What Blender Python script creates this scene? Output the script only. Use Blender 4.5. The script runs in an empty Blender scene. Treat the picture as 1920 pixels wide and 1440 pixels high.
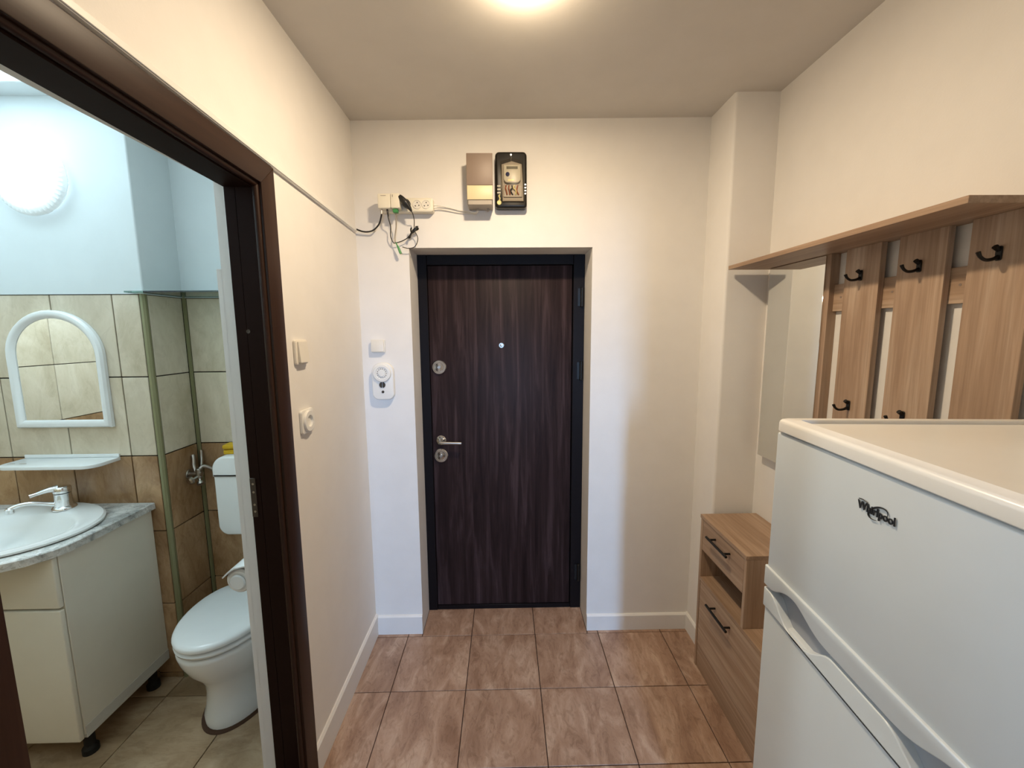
import bpy, bmesh, math, random
from mathutils import Vector, Matrix
random.seed(7)
PI = math.pi
S = bpy.context.scene
COL = S.collection

# ------------------------------------------------------------------ camera
F_PX, PITCH, YAW, ROLL, CAM_H = 770.12, 0.1254, 0.0173, -0.0075, 1.579
cw, sw_, cp, sp, cr, sr = math.cos(YAW), math.sin(YAW), math.cos(PITCH), math.sin(PITCH), math.cos(ROLL), math.sin(ROLL)
Fv = Vector((sw_*cp, cw*cp, -sp)); Uv = Vector((sw_*sp, cw*sp, cp)); Rv = Vector((cw, -sw_, 0))
right = cr*Rv + sr*Uv
up = -sr*Rv + cr*Uv
cam = bpy.data.cameras.new('camera'); co = bpy.data.objects.new('camera', cam); COL.objects.link(co)
M = Matrix.Identity(4)
for i in range(3):
    M[i][0], M[i][1], M[i][2] = right[i], up[i], -Fv[i]
M[2][3] = CAM_H
co.matrix_world = M
cam.sensor_fit = 'HORIZONTAL'; cam.sensor_width = 36.0; cam.lens = F_PX/1920*36.0
cam.clip_start = 0.02; cam.clip_end = 60
S.camera = co

# ------------------------------------------------------------------ exposure, world, lights
S.view_settings.view_transform = 'Standard'
S.view_settings.look = 'None'
S.view_settings.exposure = 0.2
S.view_settings.gamma = 1.0
S.view_settings.use_curve_mapping = False
wd = bpy.data.worlds.new('world'); S.world = wd; wd.use_nodes = True
wd.node_tree.nodes['Background'].inputs[0].default_value = (0.62, 0.78, 1.0, 1)
wd.node_tree.nodes['Background'].inputs[1].default_value = 0.4

def light(name, kind, loc, energy, color, rot=(0, 0, 0), **kw):
    l = bpy.data.lights.new(name, kind); l.energy = energy; l.color = color
    for k, v in kw.items(): setattr(l, k, v)
    o = bpy.data.objects.new(name, l); o.location = loc; o.rotation_euler = rot; COL.objects.link(o)
    return o
# bulb of the hall's ceiling lamp, just above the upper edge of the picture
light('hall_bulb', 'POINT', (0.07, 1.235, 2.505), 5.5, (1.0, 0.79, 0.53), shadow_soft_size=0.03)
light('hall_lamp_disc', 'AREA', (0.07, 1.225, 2.520), 14.5, (1.0, 0.80, 0.56), shape='DISK', size=0.10)
# daylight from the window of the room behind the camera
light('window_daylight', 'AREA', (0.396, -3.3, 2.085), 135.0, (0.36, 0.61, 1.0), rot=(PI/2, 0, 0), shape='RECTANGLE', size=0.13, size_y=0.77)
# unseen warm point light inside that room
light('unseen_room_light', 'POINT', (0.0, -2.2, 2.3), 5.0, (1.0, 0.9, 0.78), shadow_soft_size=0.12)

# ------------------------------------------------------------------ materials
def hx(s):
    s = s.lstrip('#'); out = []
    for i in (0, 2, 4):
        c = int(s[i:i+2], 16)/255
        out.append(c/12.92 if c <= 0.04045 else ((c+0.055)/1.055)**2.4)
    return (*out, 1)
class NT:
    def __init__(self, name):
        self.m = bpy.data.materials.new(name); self.m.use_nodes = True
        self.t = self.m.node_tree; self.t.nodes.clear()
        self.out = self.n('ShaderNodeOutputMaterial'); self.p = self.n('ShaderNodeBsdfPrincipled')
        self.l(self.p.outputs[0], self.out.inputs[0])
    def n(self, k, **kw):
        x = self.t.nodes.new(k)
        for a, b in kw.items(): setattr(x, a, b)
        return x
    def l(self, a, b): self.t.links.new(a, b)
    def ramp(self, src, stops):
        r = self.n('ShaderNodeValToRGB'); self.l(src, r.inputs[0]); e = r.color_ramp.elements
        while len(e) < len(stops): e.new(0.5)
        for el, (p, c) in zip(e, stops): el.position = p; el.color = c
        return r
    def coords(self, scale=(1, 1, 1), rnd=0.0, rot=(0, 0, 0)):
        tc = self.n('ShaderNodeTexCoord'); mp = self.n('ShaderNodeMapping'); mp.inputs[3].default_value = scale
        mp.inputs[2].default_value = rot
        if rnd:
            oi = self.n('ShaderNodeObjectInfo'); mu = self.n('ShaderNodeVectorMath', operation='SCALE')
            cb = self.n('ShaderNodeCombineXYZ')
            for i in range(3): self.l(oi.outputs['Random'], cb.inputs[i])
            mu.inputs[3].default_value = rnd; self.l(cb.outputs[0], mu.inputs[0])
            ad = self.n('ShaderNodeVectorMath', operation='ADD'); self.l(tc.outputs['Object'], ad.inputs[0]); self.l(mu.outputs[0], ad.inputs[1])
            self.l(ad.outputs[0], mp.inputs[0])
        else:
            self.l(tc.outputs['Object'], mp.inputs[0])
        return mp.outputs[0]
    def noise(self, vec, scale, detail=4, rough=0.55, dist=0.0):
        x = self.n('ShaderNodeTexNoise'); x.inputs['Scale'].default_value = scale; x.inputs['Detail'].default_value = detail
        x.inputs['Roughness'].default_value = rough; x.inputs['Distortion'].default_value = dist
        self.l(vec, x.inputs['Vector']); return x.outputs[0]
    def bump(self, h, strength, dist=0.01):
        b = self.n('ShaderNodeBump'); b.inputs['Strength'].default_value = strength; b.inputs['Distance'].default_value = dist
        self.l(h, b.inputs['Height']); self.l(b.outputs[0], self.p.inputs['Normal'])
    def mixc(self, fac, a, b, mode='MIX'):
        m = self.n('ShaderNodeMix', data_type='RGBA', blend_type=mode)
        for s, v in ((m.inputs[0], fac), (m.inputs[6], a), (m.inputs[7], b)):
            if hasattr(v, 'is_output'): self.l(v, s)
            else: s.default_value = v
        return m.outputs[2]
    def set(self, **kw):
        for k, v in kw.items():
            self.p.inputs[k.replace('_', ' ')].default_value = v
        return self
def plain(name, col, rough=0.5, metal=0.0, bump=None, **kw):
    t = NT(name); c = hx(col) if isinstance(col, str) else (*col, 1)
    v = t.coords()
    n = t.noise(v, 9, 3)
    r = t.ramp(n, [(0.3, tuple(x*0.965 for x in c[:3])+(1,)), (0.7, c)])
    t.l(r.outputs[0], t.p.inputs['Base Color'])
    t.set(Roughness=rough, Metallic=metal)
    for k, x in kw.items(): t.p.inputs[k.replace('_', ' ')].default_value = x
    if bump: t.bump(t.noise(v, bump[0], 4), bump[1], 0.004)
    return t.m
def wood(name, cols, axis, fine=1.0, rough=0.45, streak=14.0, bump=0.08, coat=0.0, spec=0.4):
    """laminate with the grain along one axis"""
    t = NT(name)
    sc = [streak, streak, streak]; sc['XYZ'.index(axis)] = streak*0.055
    v = t.coords(tuple(sc), rnd=3.7)
    n1 = t.noise(v, 1.0*fine, 6, 0.62, 0.7)
    sc2 = [x*9 for x in sc]; sc2['XYZ'.index(axis)] = streak*0.25
    v2 = t.coords(tuple(sc2), rnd=5.1)
    n2 = t.noise(v2, 1.0*fine, 4, 0.6, 0.2)
    r = t.ramp(n1, [(0.26, hx(cols[0])), (0.5, hx(cols[1])), (0.74, hx(cols[2]))])
    r2 = t.ramp(n2, [(0.33, (0.62, 0.58, 0.55, 1)), (0.56, (1, 1, 1, 1))])
    c = t.mixc(0.55, r.outputs[0], r2.outputs[0], 'MULTIPLY')
    t.l(c, t.p.inputs['Base Color'])
    t.set(Roughness=rough, Coat_Weight=coat, Coat_Roughness=0.25)
    t.p.inputs['Specular IOR Level'].default_value = spec
    t.bump(n2, bump, 0.002)
    return t.m
def stone(name, cols, scale, stretch, rot=(0, 0, 0), rough=0.35, bump=0.25, rnd=11.0, spec=0.5, vein=0.5):
    t = NT(name)
    v = t.coords(stretch, rnd=rnd, rot=rot)
    n1 = t.noise(v, scale, 8, 0.62, 1.1)
    n2 = t.noise(v, scale*2.7, 6, 0.66, 2.2)
    r = t.ramp(n1, [(0.30, hx(cols[0])), (0.5, hx(cols[1])), (0.68, hx(cols[2]))])
    r2 = t.ramp(n2, [(0.40, (0.70, 0.66, 0.62, 1)), (0.50, (1, 1, 1, 1)), (0.60, (0.90, 0.87, 0.84, 1))])
    c = t.mixc(vein, r.outputs[0], r2.outputs[0], 'MULTIPLY')
    oi = t.n('ShaderNodeObjectInfo'); rr = t.ramp(oi.outputs['Random'], [(0, (0.92, 0.92, 0.92, 1)), (1, (1.0, 0.99, 0.98, 1))])
    c = t.mixc(1.0, c, rr.outputs[0], 'MULTIPLY')
    t.l(c, t.p.inputs['Base Color']); t.set(Roughness=rough)
    t.p.inputs['Specular IOR Level'].default_value = spec
    t.bump(n2, bump, 0.006)
    return t.m
def clear(name, tint, fac, rough=0.03, gloss=1.0):
    t = NT(name); t.t.nodes.remove(t.p)
    tr = t.n('ShaderNodeBsdfTransparent'); tr.inputs[0].default_value = tint
    gl = t.n('ShaderNodeBsdfGlossy'); gl.inputs['Roughness'].default_value = rough
    fr = t.n('ShaderNodeFresnel'); fr.inputs[0].default_value = 1.45
    ad = t.n('ShaderNodeMath', operation='ADD'); ad.inputs[1].default_value = fac; ad.use_clamp = True; t.l(fr.outputs[0], ad.inputs[0])
    ml = t.n('ShaderNodeMath', operation='MULTIPLY'); ml.inputs[1].default_value = gloss; t.l(ad.outputs[0], ml.inputs[0])
    mx = t.n('ShaderNodeMixShader'); t.l(ml.outputs[0], mx.inputs[0]); t.l(tr.outputs[0], mx.inputs[1]); t.l(gl.outputs[0], mx.inputs[2])
    t.l(mx.outputs[0], t.out.inputs[0]); return t.m

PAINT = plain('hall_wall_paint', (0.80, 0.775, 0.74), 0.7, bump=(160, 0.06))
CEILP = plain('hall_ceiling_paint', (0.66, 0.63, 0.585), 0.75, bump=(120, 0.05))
BATHP = plain('bathroom_paint', (0.62, 0.685, 0.70), 0.7, bump=(140, 0.05))
SKIRT = plain('skirting_paint', (0.80, 0.785, 0.76), 0.55, bump=(60, 0.1))
GROUT = plain('brown_grout', '3c2a1e', 0.95)
WGROUT = plain('dark_wall_grout', '1f1812', 0.95)
FTILE = stone('terracotta_floor_tile', ('8f6f5b', 'ac8d78', 'c6ab97'), 5.5, (1.9, 0.75, 1), rot=(0, 0, -0.5), rough=0.33, bump=0.25, vein=0.7)
BTILE = stone('bathroom_floor_tile', ('8d7356', 'ad9476', 'c0a98c'), 3.5, (0.8, 1.9, 1), rot=(0, 0, 0.7), rough=0.3, bump=0.15)
CREAM = stone('cream_wall_tile', ('bdb29a', 'd2c8b2', 'dfd6c3'), 4.2, (1.2, 1.2, 0.6), rot=(0, 0.5, 0), rough=0.22, bump=0.10, vein=0.22)
BROWN = stone('brown_wall_tile', ('8a6a48', 'ac8b68', 'c4a580'), 5.0, (1.2, 1.2, 0.55), rot=(0, 0.5, 0), rough=0.22, bump=0.2)
GREEN = plain('green_corner_trim', '83825f', 0.4)
OAKC = ('8d7159', 'ab9078', 'c6b09a')
OAK_Z = wood('oak_laminate_upright', OAKC, 'Z')
OAK_Y = wood('oak_laminate_lengthwise', OAKC, 'Y')
OAK_X = wood('oak_laminate_crosswise', OAKC, 'X')
WALNUT = wood('dark_walnut_leaf', ('190f10', '2e2121', '4e3d3e'), 'Z', fine=1.1, rough=0.5, streak=25, bump=0.05, spec=0.14)
JAMB = plain('dark_door_frame', '120d0f', 0.5, Specular_IOR_Level=0.15)
WENGE = wood('dark_brown_door_casing', ('29180f', '301d14', '38241a'), 'Z', rough=0.42, streak=20, bump=0.03, spec=0.22)
WENGE_Y = wood('dark_brown_door_casing_head', ('29180f', '301d14', '38241a'), 'Y', rough=0.42, streak=20, bump=0.03, spec=0.22)
LINING = plain('dark_door_lining', '22130f', 0.55, Specular_IOR_Level=0.07)
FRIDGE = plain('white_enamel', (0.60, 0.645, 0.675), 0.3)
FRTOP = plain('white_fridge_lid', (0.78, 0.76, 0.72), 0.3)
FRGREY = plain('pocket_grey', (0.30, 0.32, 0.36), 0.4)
BADGE = plain('dark_badge_metal', '34373b', 0.35, 0.6)
WHITEP = plain('white_plastic', (0.80, 0.79, 0.75), 0.4)
CREAMP = plain('cream_plastic', (0.78, 0.73, 0.60), 0.42)
IVORY = plain('ivory_plastic', (0.76, 0.72, 0.64), 0.4)
CERAM = plain('white_ceramic', (0.78, 0.80, 0.79), 0.12)
PLAST2 = plain('white_bathroom_plastic', (0.80, 0.83, 0.83), 0.25)
CAB = plain('cream_cabinet_board', (0.76, 0.73, 0.63), 0.35)
CABEDGE = plain('light_board_edge', (0.62, 0.61, 0.56), 0.4)
BLACK = plain('black_plastic', '141312', 0.4)
BLACKM = plain('black_metal', '0f0e0d', 0.42, 0.3)
RUBBER = plain('black_rubber', '0c0c0c', 0.7)
CHROME = plain('chrome', (0.80, 0.80, 0.80), 0.10, 1.0)
SATIN = plain('satin_steel', (0.62, 0.60, 0.57), 0.28, 1.0)
HINGE = plain('dull_hinge_metal', '4a413b', 0.45, 0.5)
AGED = plain('aged_chrome', (0.42, 0.38, 0.34), 0.3, 1.0)
GREYBOX = plain('grey_brown_plastic', '857468', 0.5)
BOXCREAM = plain('cream_box_cover', 'd9c8a0', 0.45)
BOXGREY = plain('grey_box_base', 'a09689', 0.5)
METERB = plain('black_bakelite', '17140f', 0.3)
LABELW = plain('meter_dial_white', 'bdb8a8', 0.6)
METERG = plain('meter_housing_grey', '8d8375', 0.5)
LCD = plain('meter_display', '55523f', 0.6)
BLUE = plain('meter_blue_button', '141a4a', 0.8, Specular_IOR_Level=0.1)
COPPER = plain('copper_wire', 'a8674a', 0.4, 0.5)
SEALY = plain('yellow_seal', 'd8cb86', 0.5)
GREENP = plain('green_plastic', '3f8a4c', 0.45)
CLEARP = clear('clear_meter_cover', (0.86, 0.84, 0.80, 1), 0.0, 0.25, gloss=0.2)
GLASS = clear('green_shelf_glass', (0.78, 0.93, 0.88, 1), 0.02)
MIRROR = plain('mirror_glass', (0.86, 0.88, 0.86), 0.01, 1.0)
YELLOW = plain('yellow_sponge', 'c9a21c', 0.9, bump=(150, 0.6))
DARKGLASS = plain('dark_sensor_window', '3a3632', 0.25)
MARBLE = stone('grey_marble_top', ('858b8c', 'c9cdcc', 'e6e8e7'), 15, (1, 1, 1), rough=0.16, bump=0.02, rnd=0.0, vein=0.9)
def emis(name, col, s):
    t = NT(name); t.set(Roughness=0.4); t.p.inputs['Emission Color'].default_value = col; t.p.inputs['Emission Strength'].default_value = s
    t.p.inputs['Base Color'].default_value = (0.9, 0.9, 0.9, 1); return t.m
LAMP = emis('lamp_diffuser_lit', (0.80, 0.93, 1.0, 1), 9.0)
LAMPRIM = plain('lamp_ribbed_glass', (0.82, 0.88, 0.90), 0.2, Emission_Color=(0.72, 0.9, 1.0, 1), Emission_Strength=0.12)

# ------------------------------------------------------------------ geometry helpers
def box(bm, x0, x1, y0, y1, z0, z1, bev=0.0, seg=2):
    x0, x1 = sorted((x0, x1)); y0, y1 = sorted((y0, y1)); z0, z1 = sorted((z0, z1))
    vs = [bm.verts.new((x, y, z)) for x in (x0, x1) for y in (y0, y1) for z in (z0, z1)]
    q = [(0, 1, 3, 2), (4, 6, 7, 5), (0, 4, 5, 1), (2, 3, 7, 6), (0, 2, 6, 4), (1, 5, 7, 3)]
    fs = [bm.faces.new([vs[i] for i in f]) for f in q]
    if bev:
        es = {e for f in fs for e in f.edges}
        bmesh.ops.bevel(bm, geom=list(es), offset=bev, segments=seg, affect='EDGES', profile=0.5)
    return bm
def B(*a, **k): return box(bmesh.new(), *a, **k)
def prism(bm, pts, axis, a, b, bev=0.0, seg=2):
    """2D outline extruded along an axis; outline coords are the other two axes in XYZ order"""
    def P(u, v, w): return {'X': (w, u, v), 'Y': (u, w, v), 'Z': (u, v, w)}[axis]
    lo = [bm.verts.new(P(u, v, a)) for u, v in pts]; hi = [bm.verts.new(P(u, v, b)) for u, v in pts]
    n = len(pts); fs = [bm.faces.new(lo), bm.faces.new(hi)]
    for i in range(n): fs.append(bm.faces.new((lo[i], lo[(i+1) % n], hi[(i+1) % n], hi[i])))
    bmesh.ops.recalc_face_normals(bm, faces=fs)
    if bev:
        es = set(fs[0].edges) | set(fs[1].edges)
        bmesh.ops.bevel(bm, geom=list(es), offset=bev, segments=seg, affect='EDGES', profile=0.5)
    return bm
def rrect(u0, u1, v0, v1, r, n=5):
    rs = r if isinstance(r, (tuple, list)) else (r,)*4   # corner order: (u1,v1) (u0,v1) (u0,v0) (u1,v0)
    cs = [(u1, v1, -1, -1, 0), (u0, v1, 1, -1, 90), (u0, v0, 1, 1, 180), (u1, v0, -1, 1, 270)]
    out = []
    for (cu, cv, su, sv, a0), rr in zip(cs, rs):
        if rr <= 0: out.append((cu, cv)); continue
        for i in range(n+1):
            a = math.radians(a0+90*i/n); out.append((cu+su*rr+rr*math.cos(a), cv+sv*rr+rr*math.sin(a)))
    return out
def circ(u, v, r, n=24): return [(u+r*math.cos(2*PI*i/n), v+r*math.sin(2*PI*i/n)) for i in range(n)]
def loft(bm, rings, cap0=True, cap1=True, closed=True):
    vr = [[bm.verts.new(p) for p in r] for r in rings]; n = len(vr[0]); fs = []
    for a, b in zip(vr, vr[1:]):
        for i in range(n if closed else n-1): fs.append(bm.faces.new((a[i], a[(i+1) % n], b[(i+1) % n], b[i])))
    if cap0: fs.append(bm.faces.new(vr[0]))
    if cap1: fs.append(bm.faces.new(vr[-1]))
    bmesh.ops.recalc_face_normals(bm, faces=fs)
    return bm
def lathe(bm, prof, o, axis, seg=28):
    """prof: (radius, height along axis) from o"""
    ax = Vector(axis).normalized(); t = Vector((0, 0, 1)) if abs(ax.z) < 0.9 else Vector((1, 0, 0))
    u = ax.cross(t).normalized(); v = ax.cross(u); o = Vector(o)
    rings = [[o+ax*h+(u*math.cos(2*PI*i/seg)+v*math.sin(2*PI*i/seg))*max(r, 1e-5) for i in range(seg)] for r, h in prof]
    return loft(bm, rings)
def cyl(bm, o, axis, r, h, seg=20, ch=0.0):
    pr = [(r, 0), (r, h)] if not ch else [(r-ch, 0), (r, ch), (r, h-ch), (r-ch, h)]
    return lathe(bm, pr, o, axis, seg)
def smooth(pts, k=6):
    P = [Vector(p) for p in pts]; out = []
    for i in range(len(P)-1):
        p0, p1, p2, p3 = P[max(i-1, 0)], P[i], P[i+1], P[min(i+2, len(P)-1)]
        for j in range(k):
            t = j/k
            out.append(0.5*((2*p1)+(p2-p0)*t+(2*p0-5*p1+4*p2-p3)*t*t+(3*p1-p0-3*p2+p3)*t**3))
    out.append(P[-1]); return out
def tube(bm, pts, r, seg=10, k=6, radii=None):
    P = smooth(pts, k) if k > 1 else [Vector(p) for p in pts]
    n = len(P); prev = None; rings = []
    for i, p in enumerate(P):
        t = (P[min(i+1, n-1)]-P[max(i-1, 0)]).normalized()
        if prev is None:
            u = t.orthogonal().normalized()
        else:
            u = (prev-t*prev.dot(t)).normalized()
        prev = u; v = t.cross(u)
        rr = r
        if radii:
            f = i/(n-1)*(len(radii)-1); a = min(int(f), len(radii)-2); rr = radii[a]+(radii[a+1]-radii[a])*(f-a)
        rings.append([p+(u*math.cos(2*PI*j/seg)+v*math.sin(2*PI*j/seg))*rr for j in range(seg)])
    return loft(bm, rings)
def wroot(o):
    v = Vector((0, 0, 0))
    while o is not None: v += o.location; o = o.parent
    return v
def obj(name, bm, m, parent=None, local=False, ang=38):
    """links a bmesh as one object; coordinates are world ones unless local"""
    if parent is not None and not local:
        bmesh.ops.translate(bm, verts=bm.verts, vec=-wroot(parent))
    bmesh.ops.recalc_face_normals(bm, faces=bm.faces)
    me = bpy.data.meshes.new(name); bm.to_mesh(me); bm.free()
    me.shade_smooth(); me.set_sharp_from_angle(angle=math.radians(ang))
    me.materials.append(m)
    o = bpy.data.objects.new(name, me); COL.objects.link(o)
    if parent is not None: o.parent = parent
    return o
def tag(o, label, cat, group=None):
    o['label'] = label; o['category'] = cat
    if group: o['group'] = group
    return o
def thing(name, label, cat, loc, rz=0.0, group=None):
    o = bpy.data.objects.new(name, None); COL.objects.link(o); o.empty_display_size = 0.05
    o.location = loc; o.rotation_euler = (0, 0, rz); return tag(o, label, cat, group)
def struct(name, bm, m, parent=None, label=None):
    o = obj(name, bm, m, parent)
    if parent is None: o['kind'] = 'structure'
    if label: o['label'] = label
    return o
def pivot(o, p):
    """moves the origin of a top-level mesh to p"""
    o.data.transform(Matrix.Translation(-Vector(p))); o.location = p; return o

# ------------------------------------------------------------------ the room shell
L, D, R, H, C, DC = -0.6913, 2.0097, 1.149, 2.549, 0.9617, 1.8089
bm = bmesh.new()
box(bm, -0.824, L, 1.245, 2.35, 0, 2.62); box(bm, -0.824, L, -1.0, 0.505, 0, 2.62); box(bm, -0.824, L, 0.505, 1.245, 2.012, 2.62)
box(bm, -0.838, -0.8235, 1.245, 1.96, 0, 1.768); box(bm, -0.838, -0.8235, -0.3, 0.505, 0, 1.768)
struct('wall_left', bm, PAINT)
OX0, OX1, OZ = -0.447, 0.422, 1.977
bm = bmesh.new()
box(bm, L, OX0, D, 2.35, 0, 2.62); box(bm, OX1, C+0.3, D, 2.35, 0, 2.62); box(bm, OX0, OX1, D, 2.35, OZ, 2.62)
box(bm, OX0, OX1, 2.28, 2.35, 0, OZ)
struct('wall_back', bm, PAINT)
bm = bmesh.new(); prism(bm, rrect(C, 1.3, DC, 2.1, (0, 0, 0.012, 0), 4), 'Z', 0, 2.62)
struct('wall_corner', bm, PAINT)
struct('wall_right', B(R, 1.3, -1.0, 1.85, 0, 2.62), PAINT)
bm = bmesh.new()
box(bm, -1.5, -0.10, -1.06, -1.0, 0, 2.62); box(bm, 0.50, 1.8, -1.06, -1.0, 0, 2.62); box(bm, -0.10, 0.50, -1.06, -1.0, 1.96, 2.62)
struct('wall_rear', bm, PAINT)
bm = bmesh.new()
box(bm, -1.6, -1.5, -3.5, -1.0, 0, 2.62); box(bm, 1.7, 1.8, -3.5, -1.0, 0, 2.62)
box(bm, -1.6, 1.8, -3.5, -3.4, 0, 2.62)
struct('wall_room', bm, PAINT)
# the ceiling falls a little towards the left wall, as in the photograph
bm = bmesh.new()
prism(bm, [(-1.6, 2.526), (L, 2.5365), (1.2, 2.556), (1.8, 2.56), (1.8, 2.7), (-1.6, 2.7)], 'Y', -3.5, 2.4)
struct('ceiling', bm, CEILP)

fl = struct('floor', B(-1.6, 1.8, -3.5, 2.35, -0.06, -0.006), GROUT)
T, TX0, TY0, GAP = 0.333, -0.1875, 1.9801, 0.0034
def tile_mesh(name, w, h, t, m, bev=0.0012):
    b = bmesh.new(); box(b, -w/2, w/2, -h/2, h/2, -t, 0, bev, 1)
    me = bpy.data.meshes.new(name); b.to_mesh(me); b.free(); me.materials.append(m); return me
cache = {}
def lay(parent, name, x0, x1, y0, y1, z, t, m, tilt=0.0):
    w, h = round(x1-x0-GAP, 4), round(y1-y0-GAP, 4)
    if w < 0.006 or h < 0.006: return
    k = (name, w, h, m.name)
    if k not in cache: cache[k] = tile_mesh(name, w, h, t, m)
    o = bpy.data.objects.new(name, cache[k]); COL.objects.link(o); o.parent = parent
    o.location = ((x0+x1)/2, (y0+y1)/2, z+random.uniform(-0.0004, 0.0004))
    o.rotation_euler = (random.uniform(-1, 1)*0.0012, random.uniform(-1, 1)*0.0012, 0)
for i in range(-3, 5):
    for j in range(-1, 9):
        x0, x1, y1 = TX0+i*T, TX0+(i+1)*T, TY0-j*T; y0 = y1-T
        if j == -1:
            lay(fl, 'floor_tile', max(x0, OX0), min(x1, OX1), y0, 2.23, 0, 0.008, FTILE)
            lay(fl, 'floor_tile', max(x0, L), min(x1, OX0), y0, D, 0, 0.008, FTILE)
            lay(fl, 'floor_tile', max(x0, OX1), min(x1, C), y0, D, 0, 0.008, FTILE)
        else:
            lay(fl, 'floor_tile', max(x0, L), min(x1, R), max(y0, -0.6), y1, 0, 0.008, FTILE)
# ---- bathroom shell
BZ, BC = 0.06, 2.465
BX0, BY0 = -2.65, 0.25
YM, YA, XC = 1.685, 1.885, -1.43       # mirror wall, alcove wall, side of the pipe casing
bf = struct('floor', B(BX0-0.1, -0.70, BY0-0.1, 2.0, -0.02, BZ-0.006), GROUT)
for i in range(-5, 3):
    for j in range(-1, 7):
        x0 = -1.447+i*T; y1 = 1.587-j*T
        xa, xb, ya, yb = max(x0, BX0), min(x0+T, -0.72), max(y1-T, BY0), min(y1, YA)
        if xb-xa > 0.01 and yb-ya > 0.01: lay(bf, 'floor_tile', xa, xb, ya, yb, BZ, 0.008, BTILE)
struct('ceiling', B(BX0-0.1, -0.82, BY0-0.1, 2.0, BC, BC+0.1), BATHP)
bm = bmesh.new(); box(bm, BX0-0.1, XC-0.009, YM+0.009, 2.0, 0, 1.7405)
wm = struct('wall_mirror', bm, WGROUT)
bm = bmesh.new(); prism(bm, rrect(BX0-0.1, XC+0.003, YM-0.003, 2.0, (0, 0, 0, 0.006), 3), 'Z', 1.7405, BC+0.05)
struct('wall_casing', bm, BATHP)
wa = struct('wall_alcove', B(XC-0.01, -0.838, YA+0.009, 2.0, 0, 1.7405), WGROUT)
struct('wall_alcove_upper', B(XC-0.005, -0.824, YA-0.003, 2.0, 1.7405, BC+0.05), BATHP)
wl = struct('wall_bathroom', B(BX0-0.1, BX0-0.009, BY0-0.1, 1.8, 0, 1.7405), WGROUT)
struct('wall_bathroom_upper', B(BX0-0.1, BX0+0.003, BY0-0.1, 1.8, 1.7405, BC+0.05), BATHP)
struct('wall_bathroom_near', B(BX0-0.1, -0.82, BY0-0.12, BY0, 1.7405, BC+0.05), BATHP)
struct('wall_bathroom_near_lower', B(BX0-0.1, -0.82, BY0-0.12, BY0+0.006, 0, 1.7405), plain('plain_beige_tiling', 'a8997c', 0.3))
ROWS = [(1.41, 1.74), (1.08, 1.41), (0.75, 1.08), (0.417, 0.75), (0.084, 0.417), (BZ, 0.084)]
def wtile(parent, axis, u0, u1, z0, z1, face, sgn):
    """tile on a wall whose normal is sgn*axis"""
    m = CREAM if z0 > 1.0 else BROWN
    w, h = round(u1-u0-0.0046, 4), round(z1-z0-0.0046, 4)
    if w < 0.008 or h < 0.008: return
    k = ('wall_tile', w, h, m.name)
    if k not in cache:
        b = bmesh.new(); box(b, -w/2, w/2, -0.008, 0, -h/2, h/2, 0.0012, 1)
        bmesh.ops.rotate(b, verts=b.verts, cent=(0, 0, 0), matrix=Matrix.Rotation(PI, 3, 'Z'))
        me = bpy.data.meshes.new('wall_tile'); b.to_mesh(me); b.free(); me.materials.append(m); cache[k] = me
    o = bpy.data.objects.new('wall_tile', cache[k]); COL.objects.link(o); o.parent = parent
    if axis == 'Y': o.location = ((u0+u1)/2, face, (z0+z1)/2); rz = 0 if sgn < 0 else PI
    else: o.location = (face, (u0+u1)/2, (z0+z1)/2); rz = PI/2 if sgn > 0 else -PI/2
    o.rotation_euler = (random.uniform(-1, 1)*0.0015, 0, rz+random.uniform(-1, 1)*0.0015)
for z0, z1 in ROWS:
    xs = [XC-0.018]+[-1.555-0.242*i for i in range(6)]
    for a, b in zip(xs[1:], xs): wtile(wm, 'Y', max(a, BX0), b, z0, z1, YM, -1)
    wtile(wm, 'X', YM+0.018, YA-0.004, z0, z1, XC, 1)
    ax = [XC+0.014, -1.18, -0.935, -0.838]
    for a, b in zip(ax, ax[1:]): wtile(wa, 'Y', a, b, z0, z1, YA, -1)
    ys = [YM-0.002]+[1.645-0.252*i for i in range(8)]+[BY0]
    for a, b in zip(ys[1:], ys): wtile(wl, 'X', max(a, BY0), b, z0, z1, BX0, 1)
bm = bmesh.new(); prism(bm, [(XC-0.0165, YM+0.0005), (XC-0.006, YM-0.0005), (XC+0.0005, YM+0.006), (XC-0.0005, YM+0.0165), (XC-0.012, YM+0.012)], 'Z', BZ, 1.742)
struct('trim_1', bm, GREEN)
bm = bmesh.new(); prism(bm, [(XC, YA-0.004), (XC+0.012, YA-0.006), (XC+0.014, YA+0.002), (XC, YA+0.002)], 'Z', BZ, 1.742)
struct('trim_2', bm, GREEN)

# ---- skirting
def skirt(axis, a, b, face, sgn, h, name):
    t = 0.012
    pr = [(face, 0), (face+sgn*t, 0), (face+sgn*t, h-0.008), (face+sgn*t*0.45, h), (face, h)]
    bm = bmesh.new()
    if axis == 'Y': prism(bm, pr, 'Y', a, b)        # runs along Y, outline in XZ
    else: prism(bm, pr, 'X', a, b)                  # runs along X, outline in YZ
    return struct(name, bm, SKIRT)
skirt('Y', 1.299, D, L, 1, 0.112, 'baseboard_left')
skirt('X', L, OX0, D, -1, 0.104, 'baseboard_back_left')
skirt('X', OX1, C, D, -1, 0.088, 'baseboard_back')
skirt('Y', DC+0.001, D, C, -1, 0.092, 'baseboard_corner')

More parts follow.
